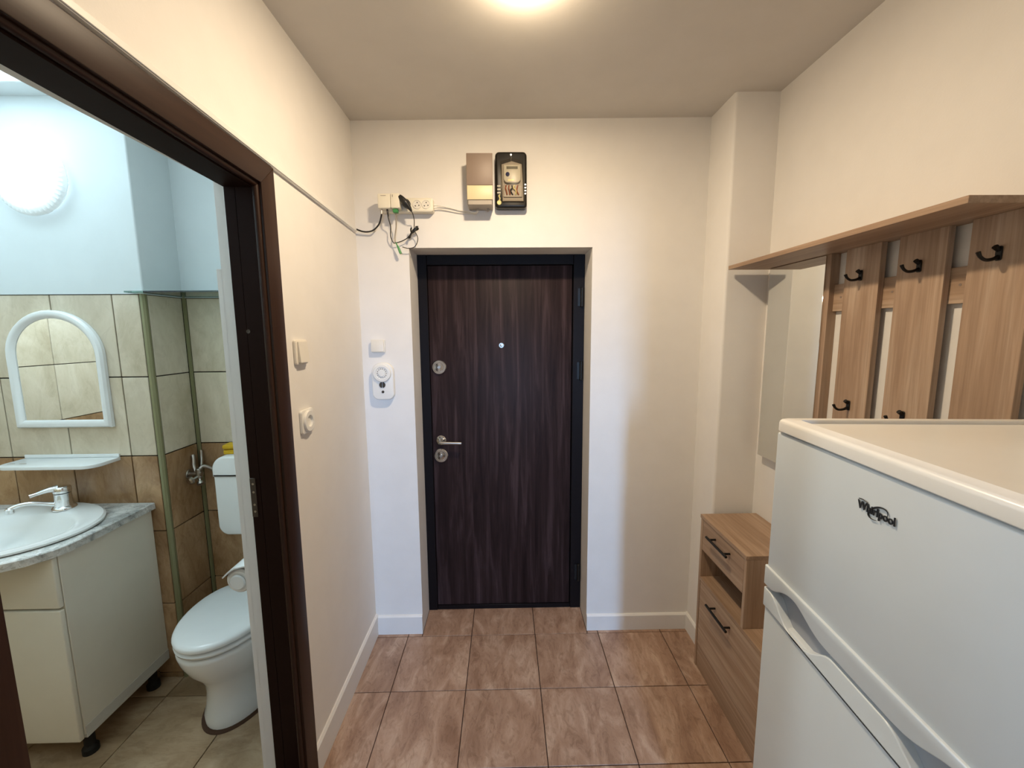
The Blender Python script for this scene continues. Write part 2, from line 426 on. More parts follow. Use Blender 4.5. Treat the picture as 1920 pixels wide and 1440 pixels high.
# ------------------------------------------------------------------ entrance door
d1 = bpy.data.objects.new('door_1', None); COL.objects.link(d1); d1.location = (0, 2.2, 0); d1['kind'] = 'structure'
d1['label'] = 'dark walnut grained entrance door in the back wall'
DX0, DX1, DZ, DY = OX0+0.0005, OX1-0.0005, 1.9765, 2.184
bm = bmesh.new()
box(bm, DX0, -0.398, DY, 2.26, 0, DZ, 0.002, 1); box(bm, 0.362, DX1, DY, 2.26, 0, DZ, 0.002, 1)
box(bm, -0.398, 0.362, DY, 2.26, 1.925, DZ, 0.002, 1); box(bm, -0.398, 0.362, DY+0.004, 2.26, 0, 0.026, 0.002, 1)
obj('door_frame', bm, JAMB, d1)
leaf = obj('door_leaf', B(-0.397, 0.357, DY+0.008, 2.25, 0.028, 1.923, 0.003, 2), WALNUT, d1)
LY = DY+0.008
for (x, z) in ((-0.350, 1.397), (-0.353, 0.912)):
    bm = bmesh.new(); lathe(bm, [(0.0385, 0), (0.0385, 0.006), (0.035, 0.010), (0.029, 0.010), (0.028, 0.005), (0.024, 0.005), (0.023, 0.009), (0.0, 0.010)], (x, LY, z), (0, -1, 0), 32)
    lk = obj('lock_rosette', bm, CHROME, leaf)
    bm = bmesh.new(); cyl(bm, (x, LY-0.009, z), (0, -1, 0), 0.0085, 0.006, 16, 0.001); box(bm, x-0.0015, x+0.0015, LY-0.0165, LY-0.014, z-0.006, z+0.006)
    obj('key_cylinder', bm, SATIN, leaf)
bm = bmesh.new(); lathe(bm, [(0.027, 0), (0.027, 0.007), (0.024, 0.010), (0.013, 0.011), (0.011, 0.045), (0.0, 0.046)], (-0.350, LY, 0.998), (0, -1, 0), 28)
hd = obj('handle_rosette', bm, CHROME, leaf)
bm = bmesh.new(); tube(bm, [(-0.350, LY-0.040, 0.996), (-0.335, LY-0.046, 0.994), (-0.30, LY-0.047, 0.993), (-0.236, LY-0.047, 0.991)], 0.0085, 14, 6)
obj('door_handle', bm, SATIN, leaf)
bm = bmesh.new(); lathe(bm, [(0.0155, 0), (0.0155, 0.003), (0.0125, 0.006), (0.007, 0.006), (0.006, 0.003), (0, 0.0035)], (-0.017, LY, 1.51), (0, -1, 0), 24)
obj('peephole', bm, CHROME, leaf)
for z in (1.758, 1.372, 0.222):
    bm = bmesh.new(); cyl(bm, (0.4065, DY-0.008, z-0.05), (0, 0, 1), 0.0085, 0.1, 14, 0.002); box(bm, 0.385, 0.4065, DY-0.004, DY, z-0.045, z+0.045)
    obj('hinge', bm, BLACKM, d1)

# ------------------------------------------------------------------ bathroom door frame (no leaf in view)
d2 = bpy.data.objects.new('door_2', None); COL.objects.link(d2); d2.location = (L, 0.88, 0); d2['kind'] = 'structure'
d2['label'] = 'dark brown door frame of the bathroom opening in the left wall'
CX = L+0.012
def tY(y): return 2.065+(1.299-y)*0.027           # head line rises a little towards the camera
bm = bmesh.new(); prism(bm, [(1.229, 0), (1.299, 0), (1.299, tY(1.299)), (1.229, tY(1.229)-0.065)], 'X', L, CX, 0.002, 2)
obj('casing', bm, WENGE, d2)
bm = bmesh.new(); prism(bm, [(0.455, 0), (0.525, 0), (0.525, tY(0.525)-0.065), (0.455, tY(0.455))], 'X', L, CX, 0.002, 2)
obj('casing', bm, WENGE, d2)
bm = bmesh.new(); prism(bm, [(0.525, tY(0.525)-0.065), (1.229, tY(1.229)-0.065), (1.299, tY(1.299)), (0.455, tY(0.455))], 'X', L, CX, 0.002, 2)
obj('casing', bm, WENGE_Y, d2)
# rounded bead inside a groove
bm = bmesh.new(); cyl(bm, (L-0.006, 1.229, BZ), (0, 0, 1), 0.009, 1.997-BZ, 12); obj('bead', bm, WENGE, d2)
bm = bmesh.new(); cyl(bm, (L-0.006, 0.525, BZ), (0, 0, 1), 0.009, 2.017-BZ, 12); obj('bead', bm, WENGE, d2)
bm = bmesh.new(); tube(bm, [(L-0.006, 0.525, 2.019), (L-0.006, 1.229, 1.999)], 0.009, 12, 1); obj('bead', bm, WENGE_Y, d2)
# linings: a hall half and a bathroom half with a fine gap
for (y0, y1) in ((1.224, 1.245), (0.505, 0.530)):
    far = y1 > 1
    obj('lining', B(-0.752, L-0.012, y0, y1, BZ, 2.012, 0.001, 1), LINING, d2)
    obj('lining', B(-0.785, -0.7535, y0+(0.002 if far else 0), y1-(0 if far else 0.002), BZ, 2.012, 0.001, 1), LINING, d2)
bm = bmesh.new(); prism(bm, [(0.530, 2.010), (0.530, 2.005), (1.224, 1.988), (1.224, 2.010)], 'X', -0.752, L-0.012); obj('lining', bm, LINING, d2)
bm = bmesh.new(); prism(bm, [(0.530, 2.010), (0.530, 2.006), (1.226, 1.990), (1.226, 2.010)], 'X', -0.785, -0.7535); obj('lining', bm, LINING, d2)
bm = bmesh.new(); box(bm, -0.784, -0.7665, 1.2228, 1.226, 1.018, 1.142, 0.001, 1)
hp = obj('hinge_plate', bm, HINGE, d2)
bm = bmesh.new()
for z in (1.036, 1.058, 1.098, 1.124): cyl(bm, (-0.774, 1.2228, z), (0, -1, 0), 0.0035, 0.001, 10)
obj('hinge_screw', bm, AGED, hp)
bm = bmesh.new(); lathe(bm, [(0.006, 0), (0.006, 0.001), (0.003, 0.001), (0, 0.0002)], (-0.748, 1.224, 1.587), (0, -1, 0), 14)
obj('screw_cap', bm, HINGE, d2)
obj('sill', B(-0.80, L, 0.53, 1.224, 0.0, BZ+0.004, 0.003, 1), LINING, d2)

# ------------------------------------------------------------------ left wall: trunking, switch, socket
t = thing('cable_trunking', 'long white plastic cable trunking along the left wall above the bathroom door frame', 'trunking', (L, 1.2, 2.08))
bm = bmesh.new()
def tz(y): return 2.044+(1.985-y)*0.036
prism(bm, [(0.3, tz(0.3)), (1.985, tz(1.985)), (1.985, tz(1.985)+0.018), (0.3, tz(0.3)+0.018)], 'X', L, L+0.011, 0.0012, 1); obj('channel', bm, WHITEP, t)
bm = bmesh.new()
prism(bm, [(0.3, tz(0.3)+0.002), (1.983, tz(1.983)+0.002), (1.983, tz(1.983)+0.016), (0.3, tz(0.3)+0.016)], 'X', L+0.011, L+0.0135, 0.001, 1); obj('cover_strip', bm, WHITEP, t)

t = thing('light_switch', 'white rocker light switch on the left wall beside the bathroom door frame', 'switch', (L, 1.398, 1.517))
bm = bmesh.new(); prism(bm, rrect(1.357, 1.439, 1.477, 1.559, 0.008), 'X', L, L+0.010, 0.003, 2); obj('plate', bm, IVORY, t)
bm = bmesh.new(); prism(bm, [(L+0.010, 1.484), (L+0.020, 1.484), (L+0.0145, 1.553), (L+0.010, 1.553)], 'Y', 1.368, 1.428, 0.001, 1)
obj('rocker', bm, IVORY, t)
t = thing('wall_socket', 'white round faced power socket on the left wall below the rocker switch', 'socket', (L, 1.405, 1.28))
bm = bmesh.new(); prism(bm, rrect(1.364, 1.446, 1.240, 1.322, 0.010), 'X', L, L+0.011, 0.003, 2); obj('plate', bm, WHITEP, t)
bm = bmesh.new(); lathe(bm, [(0.037, 0.0), (0.037, 0.006), (0.035, 0.009), (0.0205, 0.009), (0.0195, -0.004), (0, -0.004)], (L+0.0095, 1.405, 1.281), (1, 0, 0), 32)
ins = obj('socket_well', bm, WHITEP, t)
bm = bmesh.new()
for dy in (-0.0095, 0.0095): cyl(bm, (L+0.0041, 1.405+dy, 1.281), (1, 0, 0), 0.0027, 0.0006, 10)
cyl(bm, (L+0.0041, 1.405, 1.292), (1, 0, 0), 0.0022, 0.006, 10)
obj('socket_hole', bm, BLACK, ins)

# ------------------------------------------------------------------ back wall, left of the door
t = thing('bell_switch', 'small square white push switch on the back wall above the alarm', 'switch', (-0.604, D, 1.518))
bm = bmesh.new(); prism(bm, rrect(-0.641, -0.577, 1.486, 1.548, 0.004), 'Y', D-0.012, D, 0.002, 1); obj('back_box', bm, WHITEP, t)
bm = bmesh.new(); prism(bm, rrect(-0.641, -0.581, 1.490, 1.549, 0.003), 'Y', D-0.022, D-0.012, 0.002, 2); obj('push_button', bm, IVORY, t)
t = thing('alarm', 'white oval alarm box with round grille and dark sensor left of the entrance door', 'alarm', (-0.59, D, 1.345))
AY = D-0.038
bm = bmesh.new(); prism(bm, rrect(-0.642, -0.538, 1.258, 1.438, (0.045, 0.045, 0.03, 0.03), 8), 'Y', D-0.030, D, 0.006, 3); obj('body', bm, WHITEP, t)
bm = bmesh.new(); lathe(bm, [(0.043, 0), (0.043, 0.006), (0.040, 0.010), (0.030, 0.011), (0.028, 0.008), (0, 0.008)], (-0.590, D-0.030, 1.388), (0, -1, 0), 36)
sr_ = obj('siren', bm, WHITEP, t)
bm = bmesh.new(); lathe(bm, [(0.015, 0), (0.0145, 0.004), (0, 0.0045)], (-0.590, D-0.038, 1.388), (0, -1, 0), 24); obj('siren_cap', bm, WHITEP, sr_)
bm = bmesh.new()
for i in range(14):
    a = 2*PI*i/14; c = Vector((-0.590+0.0215*math.cos(a), D-0.0385, 1.388+0.0215*math.sin(a))); cyl(bm, c, (0, -1, 0), 0.0026, 0.0012, 8)
obj('siren_slot', bm, BOXGREY, sr_)
for s_ in (-1, 1):
    pts = [(-0.592+s_*(0.0012+0), 1.331-0.0125)]+[(-0.592+s_*(0.0012+0.0135*math.sin(PI*i/10)), 1.331-0.0145*math.cos(PI*i/10)) for i in range(1, 10)]+[(-0.592+s_*0.0012, 1.331+0.0125)]
    bm = bmesh.new(); prism(bm, pts, 'Y', D-0.033, D-0.029); obj('sensor_window', bm, DARKGLASS, t)
bm = bmesh.new(); lathe(bm, [(0.0068, 0), (0.006, 0.003), (0, 0.0035)], (-0.591, D-0.030, 1.297), (0, -1, 0), 16); obj('button', bm, DARKGLASS, t)

# ------------------------------------------------------------------ power strip and what is plugged into it
Y0 = D-0.042
t = thing('power_strip', 'cream power strip fixed to the back wall above the entrance door', 'power strip', (-0.44, D, 2.158))
bm = bmesh.new(); prism(bm, rrect(-0.560, -0.3205, 2.128, 2.190, 0.010), 'Y', Y0, D, 0.005, 2); obj('body', bm, CREAMP, t)
for x in (-0.438, -0.393, -0.352):
    bm = bmesh.new(); lathe(bm, [(0.0195, 0), (0.0195, 0.0022), (0.0175, 0.0022), (0.0170, 0.0006), (0, 0.0006)], (x, Y0, 2.160), (0, -1, 0), 28)
    sk = obj('socket_well', bm, IVORY, t)
    bm = bmesh.new()
    for dx, dz in ((-0.0075, -0.006), (0.0085, -0.004), (0.001, 0.008)): cyl(bm, (x+dx, Y0-0.0006, 2.160+dz), (0, -1, 0), 0.0026, 0.0006, 10)
    obj('socket_hole', bm, BLACK, sk)
t = thing('plug_adapter', 'square cream plug in box with dark coaxial plug, left end of the power strip', 'adapter', (-0.535, Y0, 2.165))
bm = bmesh.new(); prism(bm, rrect(-0.560, -0.5035, 2.133, 2.196, 0.006), 'Y', Y0-0.040, Y0-0.0005, 0.004, 2); obj('body', bm, CREAMP, t)
obj('slot_mark', B(-0.546, -0.522, Y0-0.0408, Y0-0.0398, 2.1855, 2.1875), BOXGREY, t)
bm = bmesh.new(); cyl(bm, (-0.549, Y0-0.022, 2.134), (0, 0, -1), 0.0045, 0.022, 12, 0.001); obj('coaxial_plug', bm, SATIN, t)
t = thing('network_box', 'narrower cream box with green network plug on the power strip', 'adapter', (-0.48, Y0, 2.165))
bm = bmesh.new(); prism(bm, rrect(-0.5025, -0.462, 2.133, 2.197, 0.006), 'Y', Y0-0.042, Y0-0.0005, 0.004, 2); obj('body', bm, CREAMP, t)
obj('label_mark', B(-0.494, -0.4905, Y0-0.0428, Y0-0.0418, 2.180, 2.190), BOXGREY, t)
obj('green_plug', B(-0.496, -0.474, Y0-0.034, Y0-0.012, 2.1165, 2.134, 0.002, 1), GREENP, t)
t = thing('black_plug', 'black right angled mains plug in the third outlet of the power strip', 'plug', (-0.438, Y0, 2.16))
bm = bmesh.new(); tube(bm, [(-0.462, Y0-0.034, 2.184), (-0.452, Y0-0.036, 2.174), (-0.438, Y0-0.034, 2.158), (-0.422, Y0-0.030, 2.137), (-0.413, Y0-0.028, 2.122)], 0.012, 12, 5, radii=[0.010, 0.0125, 0.0145, 0.009, 0.0035])
obj('grip', bm, BLACK, t)
bm = bmesh.new(); cyl(bm, (-0.438, Y0-0.003, 2.160), (0, -1, 0), 0.0175, 0.024, 20, 0.003); obj('plug_face', bm, BLACK, t)
# cords
WY = D-0.020
bm = bmesh.new(); tube(bm, [(-0.679, D-0.026, 2.056), (-0.655, WY, 2.048), (-0.628, WY, 2.046), (-0.598, WY-0.01, 2.052), (-0.570, WY-0.02, 2.075), (-0.553, Y0-0.020, 2.100), (-0.549, Y0-0.022, 2.114)], 0.0036, 8, 6)
pivot(tag(obj('coaxial_cable', bm, BLACK), 'thick black coaxial cable curving from the trunking up to the power strip', 'cable'), (-0.62, D, 2.05))
t = thing('adapter_cord', 'thin black cord looping below the power strip with a tied bundle', 'cable', (-0.47, D, 2.03))
bm = bmesh.new(); tube(bm, [(-0.413, Y0-0.028, 2.122), (-0.409, Y0-0.02, 2.112), (-0.410, WY-0.015, 2.095), (-0.412, WY-0.01, 2.065), (-0.412, WY-0.012, 2.048)], 0.0019, 6, 5)
tube(bm, [(-0.407, WY-0.012, 2.040), (-0.399, WY-0.008, 2.022), (-0.399, WY-0.006, 2.005), (-0.407, WY-0.006, 1.985), (-0.420, WY-0.008, 1.973), (-0.445, WY-0.010, 1.969), (-0.470, WY-0.010, 1.976)], 0.0019, 6, 5)
tube(bm, [(-0.437, WY-0.012, 2.020), (-0.460, WY-0.008, 2.007), (-0.485, WY-0.006, 1.998), (-0.508, WY-0.004, 1.994), (-0.514, WY-0.005, 2.000), (-0.523, WY-0.008, 2.025), (-0.519, WY-0.015, 2.065), (-0.522, Y0-0.018, 2.100), (-0.5235, Y0-0.02, 2.134)], 0.0021, 6, 5)
obj('cord', bm, BLACK, t)
bm = bmesh.new()
for i in range(5):
    o = 0.0022*(i-2)
    tube(bm, [(-0.436+o, WY-0.010-o, 2.014), (-0.428+o*0.4, WY-0.015, 2.030), (-0.411-o, WY-0.017+o, 2.043), (-0.396+o, WY-0.014, 2.058-o), (-0.399-o, WY-0.010, 2.067), (-0.412+o, WY-0.009, 2.054), (-0.428, WY-0.008+o, 2.036), (-0.440-o*0.5, WY-0.009, 2.020)], 0.0022, 6, 4)
obj('bundle', bm, BLACK, t)
bm = bmesh.new(); tube(bm, [(-0.425, WY-0.012, 2.036), (-0.427, WY-0.016, 2.05), (-0.424, WY-0.014, 2.060)], 0.0035, 6, 4); obj('cord_tie', bm, BLACK, t)
bm = bmesh.new(); tube(bm, [(-0.5235, Y0-0.02, 2.134), (-0.522, Y0-0.02, 2.118), (-0.521, Y0-0.018, 2.102)], 0.0042, 8, 3, radii=[0.0045, 0.0042, 0.0022]); obj('cord_plug', bm, BLACK, t)
t = thing('patch_cable', 'thin grey cord with green connector hanging below the power strip', 'cable', (-0.49, D, 2.0))
bm = bmesh.new(); tube(bm, [(-0.486, Y0-0.022, 2.116), (-0.489, Y0-0.015, 2.095), (-0.495, WY-0.016, 2.060), (-0.504, WY-0.012, 2.022), (-0.507, WY-0.010, 2.003), (-0.500, WY-0.010, 1.995)], 0.0018, 6, 5)
tube(bm, [(-0.480, Y0-0.022, 2.116), (-0.485, Y0-0.012, 2.090), (-0.494, WY-0.014, 2.055), (-0.500, WY-0.014, 2.015), (-0.500, WY-0.010, 1.995)], 0.0015, 6, 5)
obj('cord', bm, BOXGREY, t)
bm = bmesh.new(); tube(bm, [(-0.500, WY-0.010, 1.996), (-0.493, WY-0.012, 1.982), (-0.486, WY-0.014, 1.968), (-0.480, WY-0.014, 1.951), (-0.477, WY-0.014, 1.944)], 0.004, 8, 4, radii=[0.0018, 0.003, 0.0055, 0.006, 0.0055])
obj('connector', bm, GREENP, t)

# ------------------------------------------------------------------ consumer unit and meter
t = thing('fuse_box', 'grey and cream fuse box on the back wall left of the meter', 'fuse box', (-0.104, D, 2.25))
obj('base', B(-0.158, -0.048, D-0.087, D, 2.144, 2.358, 0.003, 1), BOXGREY, t)
obj('upper_cover', B(-0.161, -0.0455, D-0.092, D-0.0872, 2.2275, 2.361, 0.002, 2), GREYBOX, t)
obj('lower_cover', B(-0.160, -0.0465, D-0.092, D-0.0872, 2.166, 2.2265, 0.002, 2), BOXCREAM, t)
for x in (-0.118, -0.070):
    bm = bmesh.new(); cyl(bm, (x, D-0.03, 2.145), (0, 0, -1), 0.0055, 0.010, 12, 0.001); obj('cable_gland', bm, BOXGREY, t)
t = thing('strip_feed_cable', 'pair of thin white cables running from the power strip to the fuse box', 'cable', (-0.25, D, 2.14))
for dz, pts in ((0, [(-0.322, D-0.02, 2.163), (-0.295, D-0.012, 2.163), (-0.255, D-0.006, 2.156), (-0.205, D-0.006, 2.144), (-0.160, D-0.010, 2.137), (-0.130, D-0.022, 2.130), (-0.118, D-0.03, 2.136)]),
                (1, [(-0.322, D-0.02, 2.152), (-0.295, D-0.010, 2.150), (-0.255, D-0.005, 2.142), (-0.205, D-0.005, 2.133), (-0.160, D-0.008, 2.131), (-0.125, D-0.018, 2.127), (-0.116, D-0.028, 2.136)])):
    bm = bmesh.new(); tube(bm, pts, 0.0023, 7, 5); obj('wire', bm, IVORY, t)
t = thing('electricity_meter', 'electricity meter under a clear cover on a black board above the entrance door', 'meter', (0.037, D, 2.26))
bm = bmesh.new(); prism(bm, rrect(-0.035, 0.1085, 2.143, 2.387, (0.018, 0.018, 0.014, 0.014), 5), 'Y', D-0.045, D, 0.010, 3); mb = obj('board', bm, METERB, t)
MY = D-0.0455
bm = bmesh.new(); cyl(bm, (0.037, MY+0.001, 2.372), (0, -1, 0), 0.004, 0.002, 12); tube(bm, [(0.036, MY-0.001, 2.366), (0.039, MY-0.002, 2.360), (0.036, MY-0.002, 2.352), (0.037, MY-0.002, 2.345)], 0.001, 6, 4)
obj('seal_wire', bm, SATIN, t)
bm = bmesh.new(); prism(bm, [(-0.003, 2.170), (0.093, 2.170), (0.090, 2.250), (0.0855, 2.330), (0.040, 2.343), (-0.0065, 2.329), (-0.0045, 2.25)], 'Y', MY-0.008, MY+0.001, 0.002, 1); obj('housing', bm, METERG, t)
bm = bmesh.new(); prism(bm, rrect(0.003, 0.0795, 2.246, 2.322, (0.004, 0.004, 0.018, 0.018), 5), 'Y', MY-0.022, MY+0.001, 0.003, 2); dial = obj('dial', bm, LABELW, t)
obj('display_frame', B(0.014, 0.068, MY-0.0228, MY-0.0215, 2.300, 2.316, 0.0004, 1), LABELW, dial)
obj('display', B(0.016, 0.066, MY-0.0234, MY-0.0224, 2.303, 2.314), LCD, dial)
bm = bmesh.new(); cyl(bm, (0.021, MY-0.0215, 2.281), (0, -1, 0), 0.009, 0.004, 20, 0.001); obj('button', bm, BLUE, dial)
obj('rating_label', B(0.022, 0.050, MY-0.0228, MY-0.0215, 2.252, 2.260), SEALY, dial)
bm = bmesh.new()
box(bm, 0.002, 0.086, MY-0.013, MY-0.0075, 2.186, 2.238, 0.002, 1); tb = obj('terminal_block', bm, BOXGREY, t)
random.seed(3)
for i in range(5):
    bm = bmesh.new(); x = 0.014+i*0.013
    tube(bm, [(x, MY-0.015, 2.236), (x+random.uniform(-.006, .006), MY-0.019, 2.224), (x+random.uniform(-.008, .008), MY-0.019, 2.212), (x+0.004, MY-0.014, 2.196)], 0.0032, 8, 4)
    obj('wire', bm, (COPPER, COPPER, BLACK, SEALY, COPPER)[i], tb)
bm = bmesh.new(); prism(bm, [(-0.008, 2.166), (0.098, 2.166), (0.095, 2.250), (0.090, 2.335), (0.040, 2.349), (-0.011, 2.334), (-0.009, 2.25)], 'Y', MY-0.034, MY-0.0005, 0.006, 3); obj('clear_cover', bm, CLEARP, t)
for i in range(3):
    obj('vent_slot', B(-0.027, -0.0105, MY-0.002, MY+0.0005, 2.205+i*0.0145, 2.2125+i*0.0145, 0.001, 1), LABELW, mb)
bm = bmesh.new(); cyl(bm, (-0.018, MY+0.001, 2.166), (0, -1, 0), 0.0105, 0.005, 18, 0.0015); tube(bm, [(-0.018, MY-0.002, 2.172), (-0.015, MY-0.004, 2.184), (-0.019, MY-0.003, 2.194), (-0.014, MY-0.002, 2.20)], 0.003, 6, 4)
obj('seal_tag', bm, SEALY, t)
bm = bmesh.new()
for i in range(4): cyl(bm, (0.101, MY+0.0005, 2.205+i*0.013), (0, -1, 0), 0.003, 0.002, 8)
obj('side_screw', bm, SATIN, mb)

# ------------------------------------------------------------------ hall stand with mirror
t = thing('hall_stand', 'oak laminate coat rack with mirror, top shelf and black hooks on the right wall', 'coat rack', (R, 1.3, 1.03))
SX = 1.117
bm = bmesh.new(); box(bm, 0.957, R, 0.868, 1.782, 1.836, 1.852, 0.001, 1); obj('shelf', bm, OAK_Y, t)
mbd = obj('mirror_board', B(SX, R, 1.421, 1.748, 1.034, 1.836, 0.0008, 1), OAK_Z, t)
obj('mirror', B(SX-0.004, SX-0.0002, 1.441, 1.743, 1.036, 1.833, 0.0006, 1), MIRROR, t)
slat0 = None
for k, (a, b) in enumerate(((1.234, 1.360), (1.049, 1.179), (0.871, 0.998))):
    sl = obj('slat', B(SX, 1.1345, a, b, 1.034, 1.836, 0.0008, 1), OAK_Z, t)
    for z in (1.746, 1.334):
        y = (a+b)/2; bm = bmesh.new()
        prism(bm, rrect(y-0.0065, y+0.0065, z-0.015, z+0.017, 0.004, 3), 'X', SX-0.004, SX-0.0001, 0.001, 1)
        tube(bm, [(SX-0.003, y, z-0.006), (SX-0.016, y, z-0.012), (SX-0.032, y, z-0.013), (SX-0.044, y, z-0.006), (SX-0.050, y, z+0.004)], 0.004, 8, 5, radii=[0.0045, 0.004, 0.0036, 0.0036, 0.0045])
        tube(bm, [(SX-0.003, y, z+0.008), (SX-0.008, y, z+0.012), (SX-0.013, y, z+0.016)], 0.005, 8, 4, radii=[0.005, 0.0055, 0.006])
        obj('hook', bm, BLACKM, sl)
for (za, zb) in ((1.642, 1.732), (1.10, 1.19)):
    rl = obj('rail', B(1.1348, R, 0.871, 1.421, za, zb, 0.0006, 1), OAK_Y, t)
    if za > 1.5:
        for y in (1.39, 1.205, 1.024):
            bm = bmesh.new(); cyl(bm, (1.1347, y, 1.688), (-1, 0, 0), 0.0035, 0.0006, 10); obj('screw_cap', bm, GREYBOX, rl)

# ------------------------------------------------------------------ shoe cabinet
t = thing('shoe_cabinet', 'low oak laminate shoe cabinet with drawer, open niche and flap door by the corner', 'cabinet', (1.02, 1.4, 0))
X0, TH = 0.893, 0.016
obj('side_panel', B(X0, R-0.002, 1.757, 1.773, 0, 0.731, 0.0008, 1), OAK_Z, t)
obj('top_panel', B(X0-0.003, R-0.002, 1.416, 1.776, 0.7315, 0.7475, 0.001, 1), OAK_Y, t)
obj('side_panel', B(X0, R-0.002, 1.416, 1.432, 0.4535, 0.731, 0.0008, 1), OAK_Z, t)
obj('drawer_base', B(X0+TH, R-0.01, 1.4325, 1.7565, 0.585, 0.597), OAK_Y, t)
dr = obj('drawer', B(X0+0.001, X0+TH, 1.4345, 1.7545, 0.587, 0.7285, 0.0008, 1), OAK_Y, t)
obj('bench_top', B(X0, R-0.002, 0.95, 1.7565, 0.437, 0.453, 0.0008, 1), OAK_Y, t)
obj('niche_back', B(R-0.009, R-0.002, 1.4325, 1.7565, 0.4535, 0.731), OAK_Y, t)
obj('side_panel', B(X0, R-0.002, 0.95, 0.966, 0, 0.4365, 0.0008, 1), OAK_Z, t)
obj('side_panel', B(X0+0.02, R-0.002, 1.2105, 1.2265, 0, 0.4365, 0.0008, 1), OAK_Z, t)
fd = [obj('flap_door', B(X0+0.001, X0+TH, a, b, 0.1145, 0.4345, 0.0008, 1), OAK_Y, t) for a, b in ((1.2205, 1.753), (0.968, 1.2165))]
obj('plinth', B(X0+0.004, X0+0.02, 0.966, 1.757, 0.0, 0.1095, 0.0008, 1), OAK_Y, t)
def bar_handle(y0, y1, z, par):
    bm = bmesh.new(); x = X0-0.028
    cyl(bm, (x, y0, z), (0, 1, 0), 0.0055, y1-y0, 14, 0.001)
    for y in (y0+0.025, y1-0.025): cyl(bm, (x, y, z), (1, 0, 0), 0.0042, 0.0288, 12)
    obj('handle', bm, BLACKM, par)
bar_handle(1.505, 1.668, 0.692, dr)
bar_handle(1.475, 1.64, 0.394, fd[0])

# ------------------------------------------------------------------ fridge (stands turned by about 4 degrees)
K = 1.06
def fz(z): return CAM_H-(CAM_H-z)*K
def fy(y): return y*K
fr = thing('fridge', 'white two door fridge freezer beside the coat rack', 'fridge', (0.539*K, 0.787*K, 0), math.radians(-4.3))
W = -0.524; FX = 0.0
TOPZ, SEAM = fz(1.408), fz(1.383)
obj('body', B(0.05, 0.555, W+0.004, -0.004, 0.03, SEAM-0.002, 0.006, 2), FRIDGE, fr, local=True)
# lid: thick rounded slab whose middle is sunk by a step
bm = bmesh.new()
def lid_ring(ins, z): return [(x, y, z) for x, y in rrect(-0.004+ins, 0.545-ins, W+ins, -ins, max(0.016-ins*0.3, 0.006), 5)]
loft(bm, [lid_ring(0.002, SEAM), lid_ring(0.0, SEAM+0.002), lid_ring(0.0, TOPZ-0.009), lid_ring(0.001, TOPZ-0.0045), lid_ring(0.0035, TOPZ-0.0015), lid_ring(0.008, TOPZ), lid_ring(0.026, TOPZ), lid_ring(0.0275, TOPZ+0.0012), lid_ring(0.0295, TOPZ+0.0012), lid_ring(0.031, TOPZ-0.0005), lid_ring(0.0325, TOPZ-0.006), lid_ring(0.037, TOPZ-0.0065)])
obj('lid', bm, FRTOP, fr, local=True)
T1, T0 = fz(1.099), fz(1.0575)       # trim strip of the freezer door
B1, B0 = fz(1.0500), fz(1.010)       # trim strip of the fridge door
GZ = fz(1.054)
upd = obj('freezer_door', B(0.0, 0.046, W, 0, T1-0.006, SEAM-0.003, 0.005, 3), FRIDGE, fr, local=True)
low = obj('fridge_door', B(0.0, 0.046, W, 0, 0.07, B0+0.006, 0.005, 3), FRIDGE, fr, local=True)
U = [(-0.026, 1.058), (-0.040, 1.0635), (-0.058, 1.0735), (-0.078, 1.0805), (-0.098, 1.082), (-0.116, 1.0775), (-0.134, 1.070), (-0.15, 1.0635), (-0.168, 1.0590), (-0.188, 1.0575)]
Lo = [(-0.020, 1.050), (-0.032, 1.047), (-0.046, 1.038), (-0.062, 1.024), (-0.080, 1.0145), (-0.10, 1.0115), (-0.122, 1.0125), (-0.142, 1.0185), (-0.160, 1.030), (-0.176, 1.042), (-0.190, 1.0485), (-0.202, 1.050)]
def dens(c): return [(p.x, p.y) for p in smooth([(a, b, 0) for a, b in c], 4)]
cen = -0.2475
def both(c):
    a = [(fy(y), fz(z)) for y, z in dens(c)]; b = [(fy(2*cen-y), fz(z)) for y, z in reversed(dens(c))]; return a+b
bm = bmesh.new(); prism(bm, [(0, T0)]+both(U)+[(W, T0), (W, T1), (0, T1)], 'X', -0.005, 0.046, 0.003, 3); obj('trim_strip', bm, FRIDGE, upd, local=True)
bm = bmesh.new(); prism(bm, [(0, B1)]+both(Lo)+[(W, B1), (W, B0), (0, B0)], 'X', -0.0035, 0.046, 0.0025, 3); obj('trim_strip', bm, FRIDGE, low, local=True)
for s in (1, -1):
    bm = bmesh.new()
    ya, yb = fy(-0.024), fy(-0.198)
    if s < 0: ya, yb = fy(2*cen+0.024), fy(2*cen+0.198)
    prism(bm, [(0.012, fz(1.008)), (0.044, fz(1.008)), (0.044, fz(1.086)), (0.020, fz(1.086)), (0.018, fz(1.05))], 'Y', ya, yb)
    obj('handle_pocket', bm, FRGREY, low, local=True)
obj('gasket', B(0.03, 0.05, W+0.006, -0.006, B1-0.003, T0+0.003), GREYBOX, fr, local=True)
